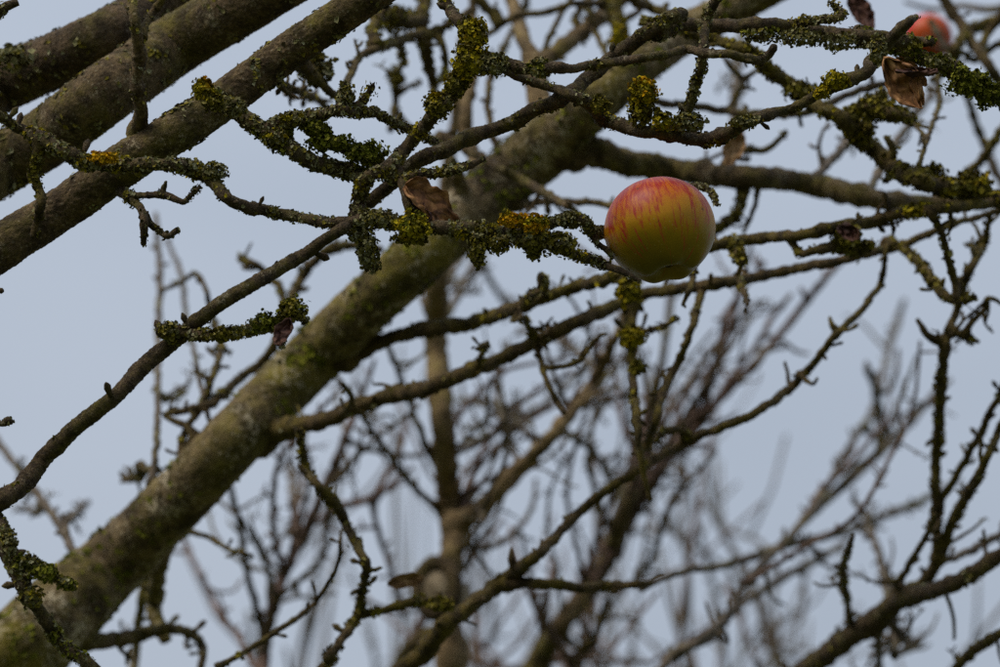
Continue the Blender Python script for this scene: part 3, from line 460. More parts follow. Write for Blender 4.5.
def part_parent(nm, kind, tr, frm):
    if kind == 'twig' and frm != '-':
        f = DATA[frm]; return f['obj'] if f['obj'].parent == TREES[tr] else f['obj'].parent
    return TREES[tr]
PALS = {'E': 'gy', 'K3': 'GG', 'K': 'gG', 'P2': 'GG', 'DD': 'oy', 'T': 'oy', 'TM': 'oy', 'D2': 'oo', 'D3': 'oo', 'Qb': 'gy', 'Mb': 'gy', 'Pb': 'gG', 'OB': 'oo', 'J': 'gG'}
for nm, kind, tr, mat, li, frm, d, pts in parse():
    org = TREES[tr].location.copy(); rg = random.Random(nm)
    if pts[0][3] is None: pts[0][3] = near(frm, pts[0][0], pts[0][1]) if frm != '-' else d
    if pts[-1][3] is None: pts[-1][3] = d
    arc = [0]
    for a, b_ in zip(pts, pts[1:]): arc.append(arc[-1] + math.hypot(b_[0] - a[0], b_[1] - a[1]))
    d00 = pts[0][3]; rmp = max(25, min(arc[-1], 1500 * abs(d - d00)))
    for i, q in enumerate(pts):                          # a gentle wander in distance so that branches are not flat fans
        if q[3] is None: q[3] = (lambda e: d00 + (d - d00) * e * e * (3 - 2 * e))(min(1, arc[i] / rmp)) + .012 * math.sin(i * 1.7 + len(nm) + d * 9) * (1 if d < 1.9 else 2.5) * (min(1, arc[i] / 110) if frm != '-' else 1)
    sharp = abs(d - FOCUS) < .14
    if frm != '-':
        fx, fy, fd = near_xy(frm, pts[0][0], pts[0][1])
        if 4 < math.hypot(fx - pts[0][0], fy - pts[0][1]) < 40: pts.insert(0, [fx, fy, pts[0][2] * 1.15, fd])
    ctrl = []
    for x, y, w, dd in pts: ctrl.append((P(x, y, dd), w * .5 * K * dd))
    mw = sum(q[2] for q in pts) / len(pts); step = (1.6 if sharp else 3.2) * K * d
    if mw > 35: step = 2.2 * K * d
    path = catmull(ctrl, step)
    # small crooks, swellings at old leaf scars
    thin = mw < 32; kn = []
    ln = 0; acc = [0]
    for a, b_ in zip(path, path[1:]): ln += (b_[0] - a[0]).length; acc.append(ln)
    if thin:
        s = rg.uniform(.005, .02)
        while s < ln: kn.append((s, rg.uniform(.05, .3) * (.45 if nm == 'H' else 1), rg.uniform(.6, 1.3))); s += rg.uniform(.012, .04) * (1 if d < 2.3 else 1.5)
    newp = []
    for (p, r), s in zip(path, acc):
        f = 1
        if thin:
            for ks, ka, kw in kn:
                e = (s - ks) / (kw * max(r, .002))
                if abs(e) < 3: f += ka * math.exp(-e * e)
            wob = (.1 if nm == 'H' else .22) * min(r, .004)
            p = p + Vector((noise.noise(p * 70), noise.noise(p * 70 + Vector((5, 5, 5))), noise.noise(p * 70 + Vector((9, 1, 3))))) * wob * 2.2
        if frm != '-': rp = DATA[frm]['px'][len(DATA[frm]['px']) // 2][2] * .5 * K * d; f += .75 * math.exp(-(s / (rp + path[0][1])) ** 2)
        newp.append((p, r * f))
    path = newp
    if kind != 'trunk' and frm != '-' or True:           # round the free end off
        p, r = path[-1]; tg = (p - path[-2][0]).normalized(); path += [(p + tg * r * .5, r * .8), (p + tg * r * .85, r * .4)]
    sides = 90 if mw > 35 else (14 if sharp else (12 if mw > 12 else 8))
    ge = Geo(); ge.tube(path, sides, .1 if thin and sharp else .17 if thin else .05, None if thin else 26, org, True, (.0007 if nm != 'LL' else .0006) if not thin else (.0003 if sharp else 0))
    # spurs and buds
    if thin and nm not in ('S', 'WW'):
        n_sp = int(ln / (.075 if d < 1.9 else .05) * rg.uniform(.5, 1))
        for _ in range(n_sp):
            i = rg.randrange(2, len(path) - 4); p, r = path[i]; tg = (path[i + 1][0] - path[i - 1][0]).normalized()
            u = rdir(rg); u = (u - tg * u.dot(tg)).normalized(); dr = (u + tg * rg.uniform(.1, .9)).normalized()
            l = rg.choice((.0015, .002, .003, .004, .006)) * (1 if d < 1.9 else 1.6) + r * .95; rr = min(r * .5, rg.uniform(.001, .002))
            b1 = p + dr * l * .6; b2_ = p + (dr + u * rg.uniform(-.2, .5) + Vector((0, 0, .25))).normalized() * l * 1.1
            ge.tube([(p, rr * 1.2), (b1, rr), (b2_, rr * 1.5), (b2_ + (b2_ - b1).normalized() * rr * 1.4, rr * .8), (b2_ + (b2_ - b1).normalized() * rr * 2.2, rr * .2)], 6, .15, None, org)
    if thin and d > 2.03 and nm not in ('S', 'WW', 'OG', 'OH', 'ON', 'Z1', 'FF', 'LL', 'B3', 'B4'):
        px_len = ln / (K * d); n_tw = int(px_len / (58 if tr == 'A' else 110 if nm in ('CD', 'CE', 'CF', 'CG', 'CJ', 'CK', 'CH', 'CI') else 42) * rg.uniform(.6, 1))
        for _ in range(n_tw):
            i = rg.randrange(3, len(path) - 3); p, r = path[i]; tg = (path[i + 1][0] - path[i - 1][0]).normalized()
            if tg.z < 0 : tg = -tg
            u = rdir(rg); u = (u - tg * u.dot(tg)).normalized(); l = rg.choice((8, 12, 18, 26, 40, 60) if tr != 'A' else (7, 10, 14, 20, 30)) * K * d
            r2 = min(r * .55, rg.uniform(1.6, 2.6) * K * d); q = [(p, r2 * 1.3)]; dr = (u + tg * rg.uniform(.3, 1.2)).normalized(); pp = p
            for k_ in range(3):
                pp = pp + dr * l / 3; q.append((pp, r2 * (1 - .15 * k_) * (1.35 if k_ == 2 and l < 20 * K * d else 1))); dr = (dr + rdir(rg) * .55 + Vector((0, 0, .15))).normalized()
            q.append((pp + dr * r2, r2 * .3)); q = catmull(q, l / 9); ge.tube(q, 6, .2, None, org)
            for k_ in range(rg.randint(0, 4) if l > 15 * K * d else 0):
                p3, r3 = rg.choice(q[2:]); d3 = rdir(rg); ge.tube([(p3, r3 * .9), (p3 + d3 * 4 * K * d, r3 * .9), (p3 + (d3 + Vector((0, 0, .4))) * 7 * K * d, r3 * .8)], 5, .2, None, org)
    par = part_parent(nm, kind, tr, frm)
    o = link(kind if kind != 'trunk' else 'trunk', ge.v, ge.f, M[mat], par)
    DATA[nm] = dict(px=pts, obj=o, path=path, d=d)
    if li > 0:
        lg = Geo(); sz = .0014 if d < 1.9 else .0022
        lichen_on(path, li, PALS.get(nm, 'og' if mat == 'mossy' else 'go'), lg, org, rg, sz)
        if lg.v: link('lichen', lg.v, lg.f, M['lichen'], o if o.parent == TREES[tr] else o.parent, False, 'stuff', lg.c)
# limbs also carry a thin scatter of lichen
for nm, dens, pal in (('LA', .33, 'go'), ('LB', .2, 'go'), ('LC', .22, 'gg'), ('LL', .3, 'GG')):
    dt = DATA[nm]; lg = Geo(); rg = random.Random(nm + 'x')
    vis = [q for q in dt['path'] if q[0].x > -.75]
    lichen_on(vis, dens, pal, lg, TREES['A'].location, rg, .0019 if nm != 'LL' else .003, 0)
    if lg.v: link('lichen', lg.v, lg.f, M['lichen'], dt['obj'], False, 'stuff', lg.c)

# trunks down to the ground
def trunk(tr, top, r0, r1, mat, name='trunk'):
    b_ = TREES[tr].location; n = 9; pts = []; rg = random.Random(tr)
    for i in range(n + 1):
        u = i / n; p = b_.lerp(top, u) + Vector((rg.uniform(-.02, .02), rg.uniform(-.02, .02), 0)) * (1 if 0 < i < n else 0)
        flare = 1 + .5 * math.exp(-u * 9); pts.append((p + Vector((0, 0, -.05 if i == 0 else 0)), (r0 + (r1 - r0) * u) * flare))
    ge = Geo(); ge.tube(catmull(pts, .03), 28, .09, 9, b_)
    return link(name, ge.v, ge.f, mat, TREES[tr])
trunk('A', P(-700, 1050, 2.2) + Vector((0, 0, .03)), .12, .085, M['rough'])
trunk('W', P(452, 745, 2.85), .04, .0155, M['tan'], 'lower_trunk')
trunk('G', P(258, 745, 3.0), .025, .009, M['plum'], 'lower_trunk')
trunk('F', P(521, 750, 3.2), .055, .022, M['rough'], 'lower_trunk')

# ---------------------------------------------------------------- cushions of lichen and moss
# tree, branch, palette, x, y, distance, half width, half height (pixels), lobes
TUFTS = [
 ('K', 'yO', 203, 88, 1.75, 11, 11, 420), ('K', 'oy', 212, 101, 1.745, 11, 10, 320), ('K', 'gg', 236, 108, 1.755, 12, 9, 300),
 ('K3', 'GG', 330, 142, 1.77, 24, 9, 520), ('K3', 'GG', 366, 154, 1.77, 20, 13, 800), ('K3', 'GG', 318, 128, 1.77, 14, 8, 260),
 ('K2', 'gy', 292, 119, 1.76, 13, 8, 300), ('K2', 'gg', 345, 100, 1.765, 9, 14, 360), ('K', 'gy', 274, 137, 1.76, 13, 9, 300),
 ('Mb', 'yo', 474, 34, 1.745, 14, 17, 900), ('Mb', 'yo', 470, 60, 1.74, 17, 18, 1100), ('Mb', 'oy', 458, 82, 1.745, 13, 15, 700), ('Mb', 'oy', 439, 106, 1.75, 14, 13, 760),
 ('Nb', 'gg', 494, 64, 1.735, 15, 11, 500), ('Nb', 'gG', 540, 68, 1.735, 14, 10, 420), ('Nb', 'gg', 637, 60, 1.74, 6, 5, 110),
 ('Qb', 'yO', 644, 92, 1.765, 14, 13, 800), ('Qb', 'oy', 642, 108, 1.77, 14, 18, 800), ('Qb', 'yo', 663, 121, 1.76, 11, 10, 320), ('Qb', 'gg', 690, 122, 1.76, 16, 12, 420),
 ('Qb', 'yy', 836, 80, 1.765, 13, 8, 460), ('Qb', 'yy', 822, 92, 1.765, 9, 6, 220), ('Qb', 'gg', 878, 50, 1.765, 9, 16, 420), ('Qb', 'gg', 745, 122, 1.765, 16, 6, 300), ('Qb', 'oo', 600, 104, 1.765, 9, 9, 200),
 ('P2', 'GG', 968, 82, 1.8, 20, 15, 1100), ('P2', 'GG', 990, 95, 1.8, 16, 12, 600), ('P2', 'gG', 938, 62, 1.81, 14, 8, 300),
 ('E', 'OO', 103, 158, 1.725, 15, 6, 360), ('E', 'gy', 90, 163, 1.725, 12, 8, 200), ('E', 'yG', 412, 226, 1.725, 18, 12, 620), ('E', 'Oy', 512, 220, 1.725, 13, 8, 420), ('E', 'Oy', 535, 224, 1.725, 15, 9, 520),
 ('E', 'og', 530, 238, 1.73, 24, 13, 900), ('E', 'og', 478, 246, 1.73, 10, 20, 600), ('E', 'og', 498, 244, 1.73, 13, 10, 320), ('E', 'og', 560, 244, 1.73, 18, 12, 600), ('E', 'gg', 572, 220, 1.745, 14, 8, 380),
 ('E', 'og', 534, 252, 1.735, 7, 9, 200), ('E', 'gg', 375, 219, 1.735, 22, 10, 500), ('E', 'gg', 366, 248, 1.735, 10, 22, 560), ('E', 'gg', 355, 232, 1.735, 10, 10, 220), ('E', 'gg', 374, 262, 1.735, 7, 12, 200),
 ('E', 'gg', 216, 172, 1.735, 12, 10, 300), ('E', 'gg', 185, 166, 1.735, 15, 7, 260), ('E', 'og', 410, 238, 1.735, 20, 7, 320),
 ('I', 'og', 168, 331, 1.71, 9, 8, 260), ('I', 'Gg', 265, 323, 1.71, 16, 9, 420), ('I', 'oG', 292, 310, 1.71, 15, 12, 520), ('I', 'og', 225, 334, 1.71, 22, 7, 320),
 ('J', 'gG', 26, 566, 1.68, 16, 12, 420), ('J', 'GG', 45, 573, 1.675, 14, 9, 300), ('J', 'gy', 30, 596, 1.68, 13, 12, 320), ('J', 'Gg', 67, 584, 1.675, 9, 6, 160), ('J', 'gg', 10, 545, 1.68, 8, 16, 260),
 ('DD', 'oy', 880, 110, 2.03, 26, 11, 420), ('DD', 'oy', 972, 184, 2.05, 22, 12, 460), ('DD', 'oo', 925, 176, 2.05, 22, 13, 420), ('DD', 'oo', 860, 132, 2.05, 16, 14, 320), ('DD', 'oo', 800, 92, 2.04, 16, 10, 260),
 ('TI', 'oo', 846, 236, 2.03, 16, 13, 360), ('T', 'yo', 920, 210, 2.03, 18, 6, 200), ('TM', 'yo', 632, 337, 2.08, 13, 10, 300), ('TM', 'oo', 637, 368, 2.08, 9, 6, 120), ('TM', 'yo', 629, 290, 2.06, 11, 12, 300),
 ('OB', 'oo', 398, 20, 2.33, 26, 14, 420), ('OK', 'yo', 620, 36, 2.38, 10, 16, 260), ('OE', 'oo', 396, 78, 2.48, 8, 10, 140), ('LA', 'gg', 12, 58, 1.96, 22, 12, 300),
 ('LB', 'go', 315, 70, 1.95, 18, 16, 420), ('Y1', 'oo', 440, 604, 2.11, 16, 6, 220), ('Pb', 'gG', 760, 34, 1.81, 20, 9, 360), ('Pb', 'gg', 800, 38, 1.81, 24, 9, 380), ('Pb', 'gg', 840, 42, 1.81, 22, 9, 320), ('Pb', 'og', 905, 44, 1.815, 16, 7, 200),
]
for nm, pal, x, y, d, rx, ry, n in TUFTS:
    dt = DATA[nm]; o = dt['obj']; tr = o
    while tr.parent: tr = tr.parent
    org = tr.location; c = P(x, y, d); lg = Geo(); rg = random.Random(nm + str(x) + str(y))
    sx, sy = rx * K * d, ry * K * d; sz_ = .75 * (sx + sy) / 2; sd_ = Vector((rg.random() * 9, x, y)); ls = (.0014 if d < 1.9 else .0022)
    for _ in range(int(n * 1.25)):
        u = rdir(rg); bump_ = 1 + .55 * noise.noise(u * 1.8 + sd_) + .35 * noise.noise(u * 4.5 + sd_)
        k = bump_ * rg.uniform(.25, 1) ** .45
        q = c + Vector((1, 0, 0)) * (u.x * sx * k) + UP * (u.z * sy * k) + FW * (u.y * sz_ * k)
        pp = PAL[pal[0]] if (noise.noise(q * 160) < .12) or u.z < -.2 else PAL[pal[1]]
        lg.lobe(q - org, (u + rdir(rg) * .8).normalized(), ls * rg.uniform(.6, 1.4), pick(pp, rg), rg)
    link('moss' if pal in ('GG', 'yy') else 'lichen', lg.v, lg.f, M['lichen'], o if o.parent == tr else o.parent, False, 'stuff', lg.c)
# a few loose bud tips that enter from the left edge, on shoots of the limb
for pts in (((-120, 330, 8), (-60, 300, 6), (-14, 290, 5), (-3, 290, 5), (2, 291, 6), (4, 291, 2)), ((-200, 520, 9), (-80, 450, 7), (-20, 424, 6), (-6, 421, 8), (2, 424, 6), (8, 421, 10), (13, 423, 4)), ((-150, 140, 8), (-60, 60, 7), (-10, 22, 8), (4, 8, 10), (18, 2, 8))):
    ge = Geo(); d = 1.74; ge.tube(catmull([(P(x, y, d), w * .5 * K * d) for x, y, w in pts], .0012), 12, .12, None, TREES['A'].location, True, .0003)
    o = link('twig', ge.v, ge.f, M['twig'], TREES['A'])
    lg = Geo(); lichen_on(catmull([(P(x, y, d), w * .5 * K * d) for x, y, w in pts], .0012), .6, 'go', lg, TREES['A'].location, rnd)
    link('lichen', lg.v, lg.f, M['lichen'], o, False, 'stuff', lg.c)

# ---------------------------------------------------------------- sawn branch collar on the slender tree
def collar():
    org = TREES['W'].location; c = P(437, 588, 2.8); nrm = (Vector((-.35, -1, -.1))).normalized(); u = Vector((0, .1, 1)); u = (u - nrm * u.dot(nrm)).normalized(); w = nrm.cross(u)
    ru, rw = .026, .019; ge = Geo(); pts = []
    n = 40
    ring = []
    for i in range(n):
        a = 6.2832 * i / n; ring.append((c + u * math.cos(a) * ru + w * math.sin(a) * rw, .0085 * (1 + .3 * noise.noise(Vector((a, 2, 2))))))
    n0 = 0; k = 10
    for i in range(n):
        p, r = ring[i]; od = (p - c).normalized()
        for j in range(k):
            b_ = 6.2832 * j / k; q = p + od * math.cos(b_) * r + nrm * math.sin(b_) * r; q += rdir(rnd) * .0012; ge.v.append(q - org)
    for i in range(n):
        for j in range(k):
            ge.f.append((i * k + j, i * k + (j + 1) % k, ((i + 1) % n) * k + (j + 1) % k, ((i + 1) % n) * k + j))
    o = link('branch_collar', ge.v, ge.f, M['rough'], TREES['W'])
    g2 = Geo(); g2.tube([(c - nrm * .05, .02), (c - nrm * .01, .019), (c + nrm * .002, .0185), (c + nrm * .006, .012), (c + nrm * .007, .004)], 24, .05, None, org)
    link('cut_face', g2.v, g2.f, M['wood'], o)
collar()

# ---------------------------------------------------------------- withered leaves
def leaf(nm, x, y, d, ln_px, wd_px, ang, curl, fold, mat, twist=0., seed=0, yaw=0., droop=.3, name='leaf'):
    """a crumpled dry leaf; ang = direction of its midrib in the picture plane, degrees clockwise from right"""
    dt = DATA[nm]; o = dt['obj']; tr = o
    while tr.parent: tr = tr.parent
    org = tr.location; l, w = ln_px * K * d, wd_px * K * d; nu, nv = 30, 20; vs = []; uv = []; fs = []
    a = R(ang); ax = Vector((1, 0, 0)) * math.cos(a) - UP * math.sin(a); sd_ = Vector((seed * 3.1, seed * 1.7, 2))
    ay = Vector((1, 0, 0)) * math.sin(a) + UP * math.cos(a); az = -FW
    rot = Matrix.Rotation(R(twist), 3, ax); ay = rot @ ay; az = rot @ az
    if yaw: rot = Matrix.Rotation(R(yaw), 3, ay); ax = rot @ ax; az = rot @ az
    c0 = P(x, y, d)
    for i in range(nu + 1):
        u = i / nu; half = w * .5 * (math.sin(math.pi * u ** .85) ** .75) * (1 + .12 * noise.noise(Vector((u * 9, seed, 0)))) + .0004
        for j in range(nv + 1):
            v = j / nv * 2 - 1; th = fold * v * (1 + .5 * noise.noise(Vector((u * 3, seed, 4))))
            r_ = half / max(abs(fold), .2)
            yy = math.sin(th) * r_ if abs(fold) > .2 else half * v; zz = (1 - math.cos(th)) * r_
            p = ax * (l * u * math.cos(curl * u * .5)) + ay * yy + az * (zz + l * math.sin(curl * u) * u * .45)
            p -= Vector((0, 0, 1)) * droop * l * u * u * .3
            q = Vector((u * 3.2, v * 2.2, 0)) + sd_; p += (az * noise.noise(q) + ay * .6 * noise.noise(q + Vector((4, 4, 4)))) * w * .2
            p += (az * noise.noise(q * 2.9) + ax * .5 * noise.noise(q * 2.3 + Vector((1, 7, 4)))) * w * .11 + az * noise.noise(q * 6) * w * .04
            p += az * w * .02 * math.sin(v * 7 + abs(v) * 10 * u)
            vs.append(c0 + p - org); uv.append((u, v * .5 + .5))
    k = nv + 1
    for i in range(nu):
        for j in range(nv): fs.append((i * k + j, i * k + j + 1, (i + 1) * k + j + 1, (i + 1) * k + j))
    # petiole
    lf = link(name, vs, fs, M[mat], o if o.parent == tr else o.parent, True, None, None, uv)
    sm = lf.modifiers.new('thick', 'SOLIDIFY'); sm.thickness = .00025
    return lf
leaf('M3', 404, 188, 1.735, 70, 42, 20, -.5, -.7, 'leaf', -35, 4, 10)
leaf('M3', 412, 206, 1.745, 34, 26, 8, 1.2, 1.4, 'leaf_dark', 20, 5, -20)
leaf('Qb', 884, 58, 1.755, 62, 40, 50, 1.0, .9, 'leaf', 10, 2, 10)
leaf('Qb', 896, 70, 1.75, 50, 20, 44, 1.6, 1.7, 'leaf_dark', -60, 9, -15)
leaf('Qb', 896, 58, 1.83, 40, 18, 36, .6, 1.0, 'leaf', 20, 12, 0)
leaf('I2', 290, 318, 1.705, 34, 24, 100, 1.4, 1.5, 'leaf_dark', 20, 7, 0)
leaf('Y1', 424, 578, 2.12, 38, 18, 176, .6, 1.0, 'leaf_tan', 0, 21, 0)
leaf('DD', 850, -6, 2.1, 46, 26, 60, 1.0, 1.3, 'leaf_dark', 0, 31, 0)
leaf('S', 742, 132, 2.25, 40, 26, 120, .9, 1.2, 'leaf_tan', 0, 37, 0)
leaf('TI', 838, 226, 2.0, 26, 22, 30, 1.0, 1.4, 'leaf_dark', 0, 43, 0)

# ---------------------------------------------------------------- apples
def apple_material():
    m, t, b = new_mat('apple_skin'); co = t.nodes.new('ShaderNodeTexCoord').outputs['Object']
    sp = t.nodes.new('ShaderNodeSeparateXYZ'); t.links.new(co, sp.inputs[0])
    ang = math_n(t, 'ARCTAN2', sp.outputs[1], sp.outputs[0])
    cb = t.nodes.new('ShaderNodeCombineXYZ'); t.links.new(math_n(t, 'COSINE', ang, 0), cb.inputs[0]); t.links.new(math_n(t, 'SINE', ang, 0), cb.inputs[1])
    t.links.new(math_n(t, 'MULTIPLY', sp.outputs[2], 6.), cb.inputs[2])
    st = noise_node(t, cb.outputs[0], 7.5, 4, .62); st2 = noise_node(t, cb.outputs[0], 19, 3, .6); br = noise_node(t, co, 28, 4)
    z = math_n(t, 'MULTIPLY', math_n(t, 'ADD', sp.outputs[2], .035), 14.3)
    # ground colour: green low, yellow in the middle
    zz = math_n(t, 'ADD', z, math_n(t, 'MULTIPLY', math_n(t, 'SUBTRACT', br, .5), .5))
    c = ramp(t, zz, [(.05, (.13, .095, .004)), (.26, (.26, .16, .004)), (.46, (.5, .225, .006)), (.75, (.58, .15, .01))])
    # pink blush, then crimson streaks, both growing toward the stem
    bl = ramp(t, math_n(t, 'ADD', zz, math_n(t, 'MULTIPLY', math_n(t, 'SUBTRACT', st, .5), .8)), [(.5, (0,) * 3), (1.0, (.85,) * 3)])
    c = mixc(t, bl, c, (.56, .065, .02))
    sk = ramp(t, math_n(t, 'ADD', math_n(t, 'ADD', math_n(t, 'MULTIPLY', st, .55), math_n(t, 'MULTIPLY', st2, .5)), math_n(t, 'MULTIPLY', zz, .22)), [(.625, (0,) * 3), (.72, (.85,) * 3)])
    c = mixc(t, sk, c, (.38, .02, .025))
    vo = t.nodes.new('ShaderNodeTexVoronoi'); vo.inputs['Scale'].default_value = 260; t.links.new(co, vo.inputs['Vector'])
    c = mixc(t, math_n(t, 'MULTIPLY', ramp(t, vo.outputs['Distance'], [(.08, (1,) * 3), (.16, (0,) * 3)]), .3), c, (.45, .36, .16))
    scab = ramp(t, noise_node(t, co, 75, 3), [(.69, (0,) * 3), (.73, (.8,) * 3)])
    c = mixc(t, scab, c, (.1, .05, .02))
    t.links.new(c, b.inputs['Base Color']); b.inputs['Roughness'].default_value = .38; b.inputs['Specular IOR Level'].default_value = .22
    b.inputs['Subsurface Weight'].default_value = .06; b.inputs['Subsurface Radius'].default_value = (.006, .003, .001); b.inputs['Subsurface Scale'].default_value = .5
    bp = t.nodes.new('ShaderNodeBump'); bp.inputs['Strength'].default_value = .12; bp.inputs['Distance'].default_value = .001
    t.links.new(noise_node(t, co, 180, 3), bp.inputs['Height']); t.links.new(bp.outputs[0], b.inputs['Normal'])
    return m
M['apple'] = apple_material()
m, t, b = new_mat('apple_stem'); M['stem'] = m; b.inputs['Base Color'].default_value = (.06, .04, .022, 1); b.inputs['Roughness'].default_value = .8
m, t, b = new_mat('red_apple_skin'); M['apple_red'] = m
co = t.nodes.new('ShaderNodeTexCoord').outputs['Object']
sp_ = t.nodes.new('ShaderNodeSeparateXYZ'); t.links.new(co, sp_.inputs[0])
tt = math_n(t, 'ADD', math_n(t, 'ADD', math_n(t, 'MULTIPLY', sp_.outputs[2], 14.), math_n(t, 'MULTIPLY', sp_.outputs[0], 14.)), math_n(t, 'MULTIPLY', math_n(t, 'SUBTRACT', noise_node(t, co, 40, 3), .5), .5))
t.links.new(ramp(t, tt, [(0, (.48, .07, .01)), (.08, (.45, .012, .006)), (.3, (.43, .006, .006))]), b.inputs['Base Color']); b.inputs['Roughness'].default_value = .4

def apple(name, centre, diam, axis, label, mat, branch_pt, seed=0, spin=0.):
    """lathe profile with five lobes at the calyx end; axis points from calyx to stem"""
    Rr = diam * .5; nu, nv = 72, 56
    q = axis.normalized().to_track_quat('Z', 'Y')
    root = empty(name, centre, label, 'apple'); root.rotation_mode = 'QUATERNION'; root.rotation_quaternion = q
    vs = []; fs = []
    for j in range(nv + 1):
        th = math.pi * j / nv                                # 0 at stem, pi at calyx
        for i in range(nu):
            ph = 2 * math.pi * i / nu + spin
            lob = math.cos(5 * ph + seed)
            s, c = math.sin(th), math.cos(th)
            r = Rr * s * (1 + .015 * math.cos(ph * 2 + 1 + seed) + .012 * noise.noise(Vector((math.cos(ph), math.sin(ph), c)) * 2))
            zt = Rr * .93 * c
            zt -= Rr * .34 * math.exp(-(s / .25) ** 2) * (c > 0)                    # stem cavity
            low = max(0, -c)
            r *= 1 - .015 * low ** 2 + .03 * lob * low ** 3
            zt += Rr * (.22 + .03 * lob) * math.exp(-(s / .26) ** 2) * (c < 0)            # calyx basin
            zt -= Rr * .05 * (.5 + .5 * lob) * math.exp(-((s - .45) / .25) ** 2) * (c < 0)    # knobs round the basin
            vs.append((r * math.cos(ph), r * math.sin(ph), zt))
    for j in range(nv):
        for i in range(nu):
            i2 = (i + 1) % nu; fs.append((j * nu + i, (j + 1) * nu + i, (j + 1) * nu + i2, j * nu + i2))
    link('flesh', vs, fs, M[mat], root)
    inv = q.inverted(); top = Vector((0, 0, Rr * .55)); tip = inv @ (branch_pt - centre)
    ge = Geo(); ge.tube(catmull([(top, .0015), (top + Vector((0, 0, Rr * .35)), .0013), (top.lerp(tip, .7) + Vector((0, 0, Rr * .08)), .0013), (tip, .002)], .002), 8, .1)
    link('stem', ge.v, ge.f, M['stem'], root)
    ge = Geo()
    for k in range(5):
        a = k * 1.2566 + .3; dr = Vector((math.cos(a), math.sin(a), 0)); z0 = -Rr * .65
        ge.tube([(dr * Rr * .05 + Vector((0, 0, z0 + .003)), .0012), (dr * Rr * .09 + Vector((0, 0, z0 - Rr * .06)), .0013), (dr * Rr * .05 + Vector((0, 0, z0 - Rr * .08)), .0007), (dr * Rr * .02 + Vector((0, 0, z0 - Rr * .09)), .0004)], 6, .2)
    link('calyx', ge.v, ge.f, M['stem'], root)
    return root
ac = P(660, 229, 1.77)
apple('apple', ac, .0712, Vector((-.2, -.05, 1)), 'ripe yellow apple with red streaks hanging in sharp focus at the centre right', 'apple', P(676, 189, 1.846), 1.0, .4)
a2 = P(928, 38, 3.1)
apple('apple', a2, .056, Vector((.1, .2, 1)), 'blurred red and orange apple behind the mossy twig at the upper right corner', 'apple_red', a2 + Vector((.01, .02, .05)), 2.0, 0)
tw = Geo(); tw.tube(catmull([(P(1100, -60, 2.9), .006), (P(1010, 5, 3.0), .005), (P(960, 6, 3.1), .0035), (a2 + Vector((.01, .02, .05)), .0025), (P(905, 2, 3.1), .0018)], .01), 8, .1, None, TREES['A'].location)
link('twig', tw.v, tw.f, M['mossy'], TREES['A'])

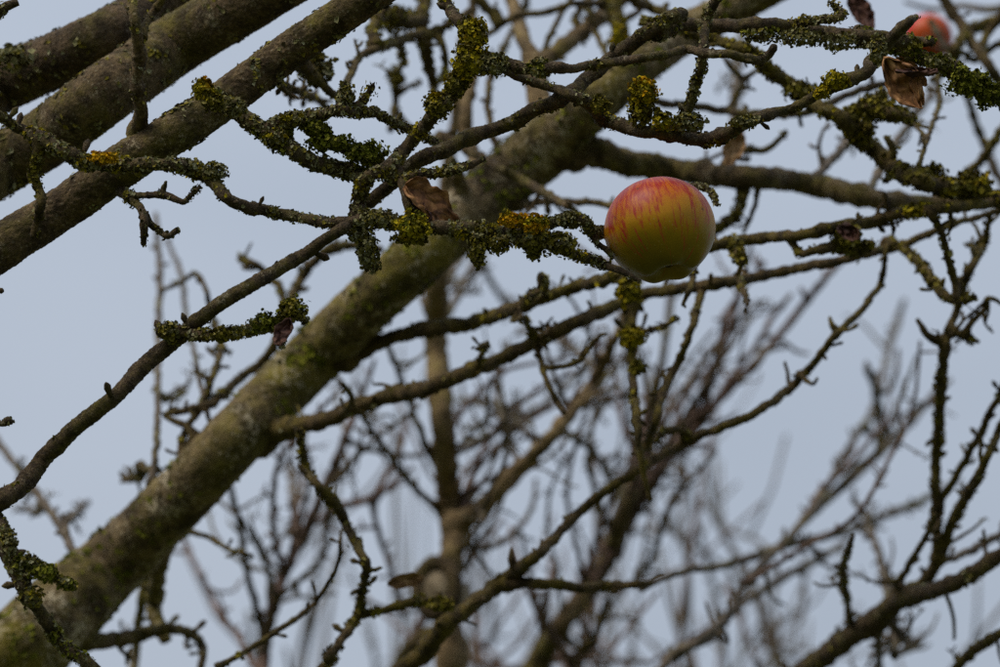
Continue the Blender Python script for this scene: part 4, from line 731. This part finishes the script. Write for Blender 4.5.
# ---------------------------------------------------------------- trees behind
def back_tree(label, x, y, h, seed, nl, mat, spread=.9, shoots=8, crotch=1.5, lean=.0):
    rg = random.Random(seed); root = empty('orchard_tree', (x, y, 0), label, 'tree', 'bare trees behind')
    ge = Geo(); top = Vector((rg.uniform(-.1, .1), rg.uniform(-.1, .1), crotch))
    ge.tube(catmull([(Vector((0, 0, -.05)), .13), (Vector((.02, 0, .15)), .095), (top * .5, .085), (top, .075)], .06), 16, .1, 8); link('trunk', ge.v, ge.f, M['rough'], root)
    for i in range(nl):
        az = 6.2832 * (i + rg.uniform(-.3, .3)) / nl; o = Vector((math.cos(az), math.sin(az), 0)); ln = h - crotch
        sp = spread * rg.uniform(.45, 1.1); zt = ln * rg.uniform(.5, .78)
        zt = min(zt, (1.5 + math.hypot(x, y) / math.cos(TILT) * .33 * .97 - crotch + rg.uniform(-.25, .1)) / 1.2)
        cp = [(top - Vector((0, 0, .05)), .05), (top + o * sp * .35 + Vector((0, 0, zt * .28)), .034), (top + o * sp * .7 + Vector((0, 0, zt * .6)) + rdir(rg) * .06, .022), (top + o * sp + Vector((0, 0, zt)) + rdir(rg) * .08, .011), (top + o * sp * 1.15 + Vector((0, 0, zt * 1.25)), .004)]
        path = catmull(cp, .05); ge = Geo(); ge.tube(path, 9, .1); lo = link('limb', ge.v, ge.f, M[mat], root)
        for s in range(shoots):
            k = int(len(path) * rg.uniform(.3, .97)); k = min(k, len(path) - 1); p, r = path[k]
            e = Vector((p.x * rg.uniform(.9, 1.35), p.y * rg.uniform(.9, 1.35), h * rg.uniform(.82, 1.03)))
            e += Vector((rg.gauss(lean, .4), rg.gauss(0, .3), 0)); e.z = max(e.z, p.z + .15); e.x = min(max(e.x, p.x - .12), p.x + max(.3, lean + .2))
            ew = Vector((x, y, 0)) + e - Vector((0, 0, EYE)); skip = 500 + ew.x / (K * ew.dot(FW)) < 320
            mid = p.lerp(e, .45) + Vector((p.x, p.y, 0)) * .12 + rdir(rg) * .05
            sp_path = catmull([(p, min(r * .7, .008)), (mid, .0052), (p.lerp(e, .75) + rdir(rg) * .05, .0045), (e, .0026)], .03)
            gs = Geo(); gs.tube(sp_path, 6, .12)
            for w in range(rg.randint(6, 12)):
                kk = rg.randrange(1, len(sp_path)); pp, rr = sp_path[kk]
                dr = (rdir(rg) + Vector((0, 0, .7))).normalized(); l = rg.choice((.015, .025, .03, .05, .12, .22, .32))
                gs.tube([(pp, rr * .8), (pp + dr * l * .5, rr * .65), (pp + (dr + Vector((0, 0, .25))).normalized() * l, max(.0016, rr * .6))], 5, .1)
            if not skip: link('shoot', gs.v, gs.f, M[mat], lo)
    return root
def bpos(px, d): p = P(px, 333, d); return p.x, p.y
for args in (
    ('bare tree with upright grey shoots rising behind the hanging apple', *bpos(520, 5.4), 3.78, 11, 6, 'far', .6, 4, 1.5, -.05),
    ('bare tree whose shoots show faint and grey between the tan stem and the sloping limb', *bpos(460, 6.4), 3.9, 12, 5, 'far', .5, 5, 1.5, .1),
    ('bare tree with grey shoots leaning up along the right edge', *bpos(960, 5.4), 3.8, 13, 5, 'far', .6, 2, 1.5, .5),
    ('reddish bare tree low behind the crossing twigs near the sawn branch collar', *bpos(500, 4.3), 3.2, 14, 6, 'plum', .45, 4, 1.5, 0),
): back_tree(*args)
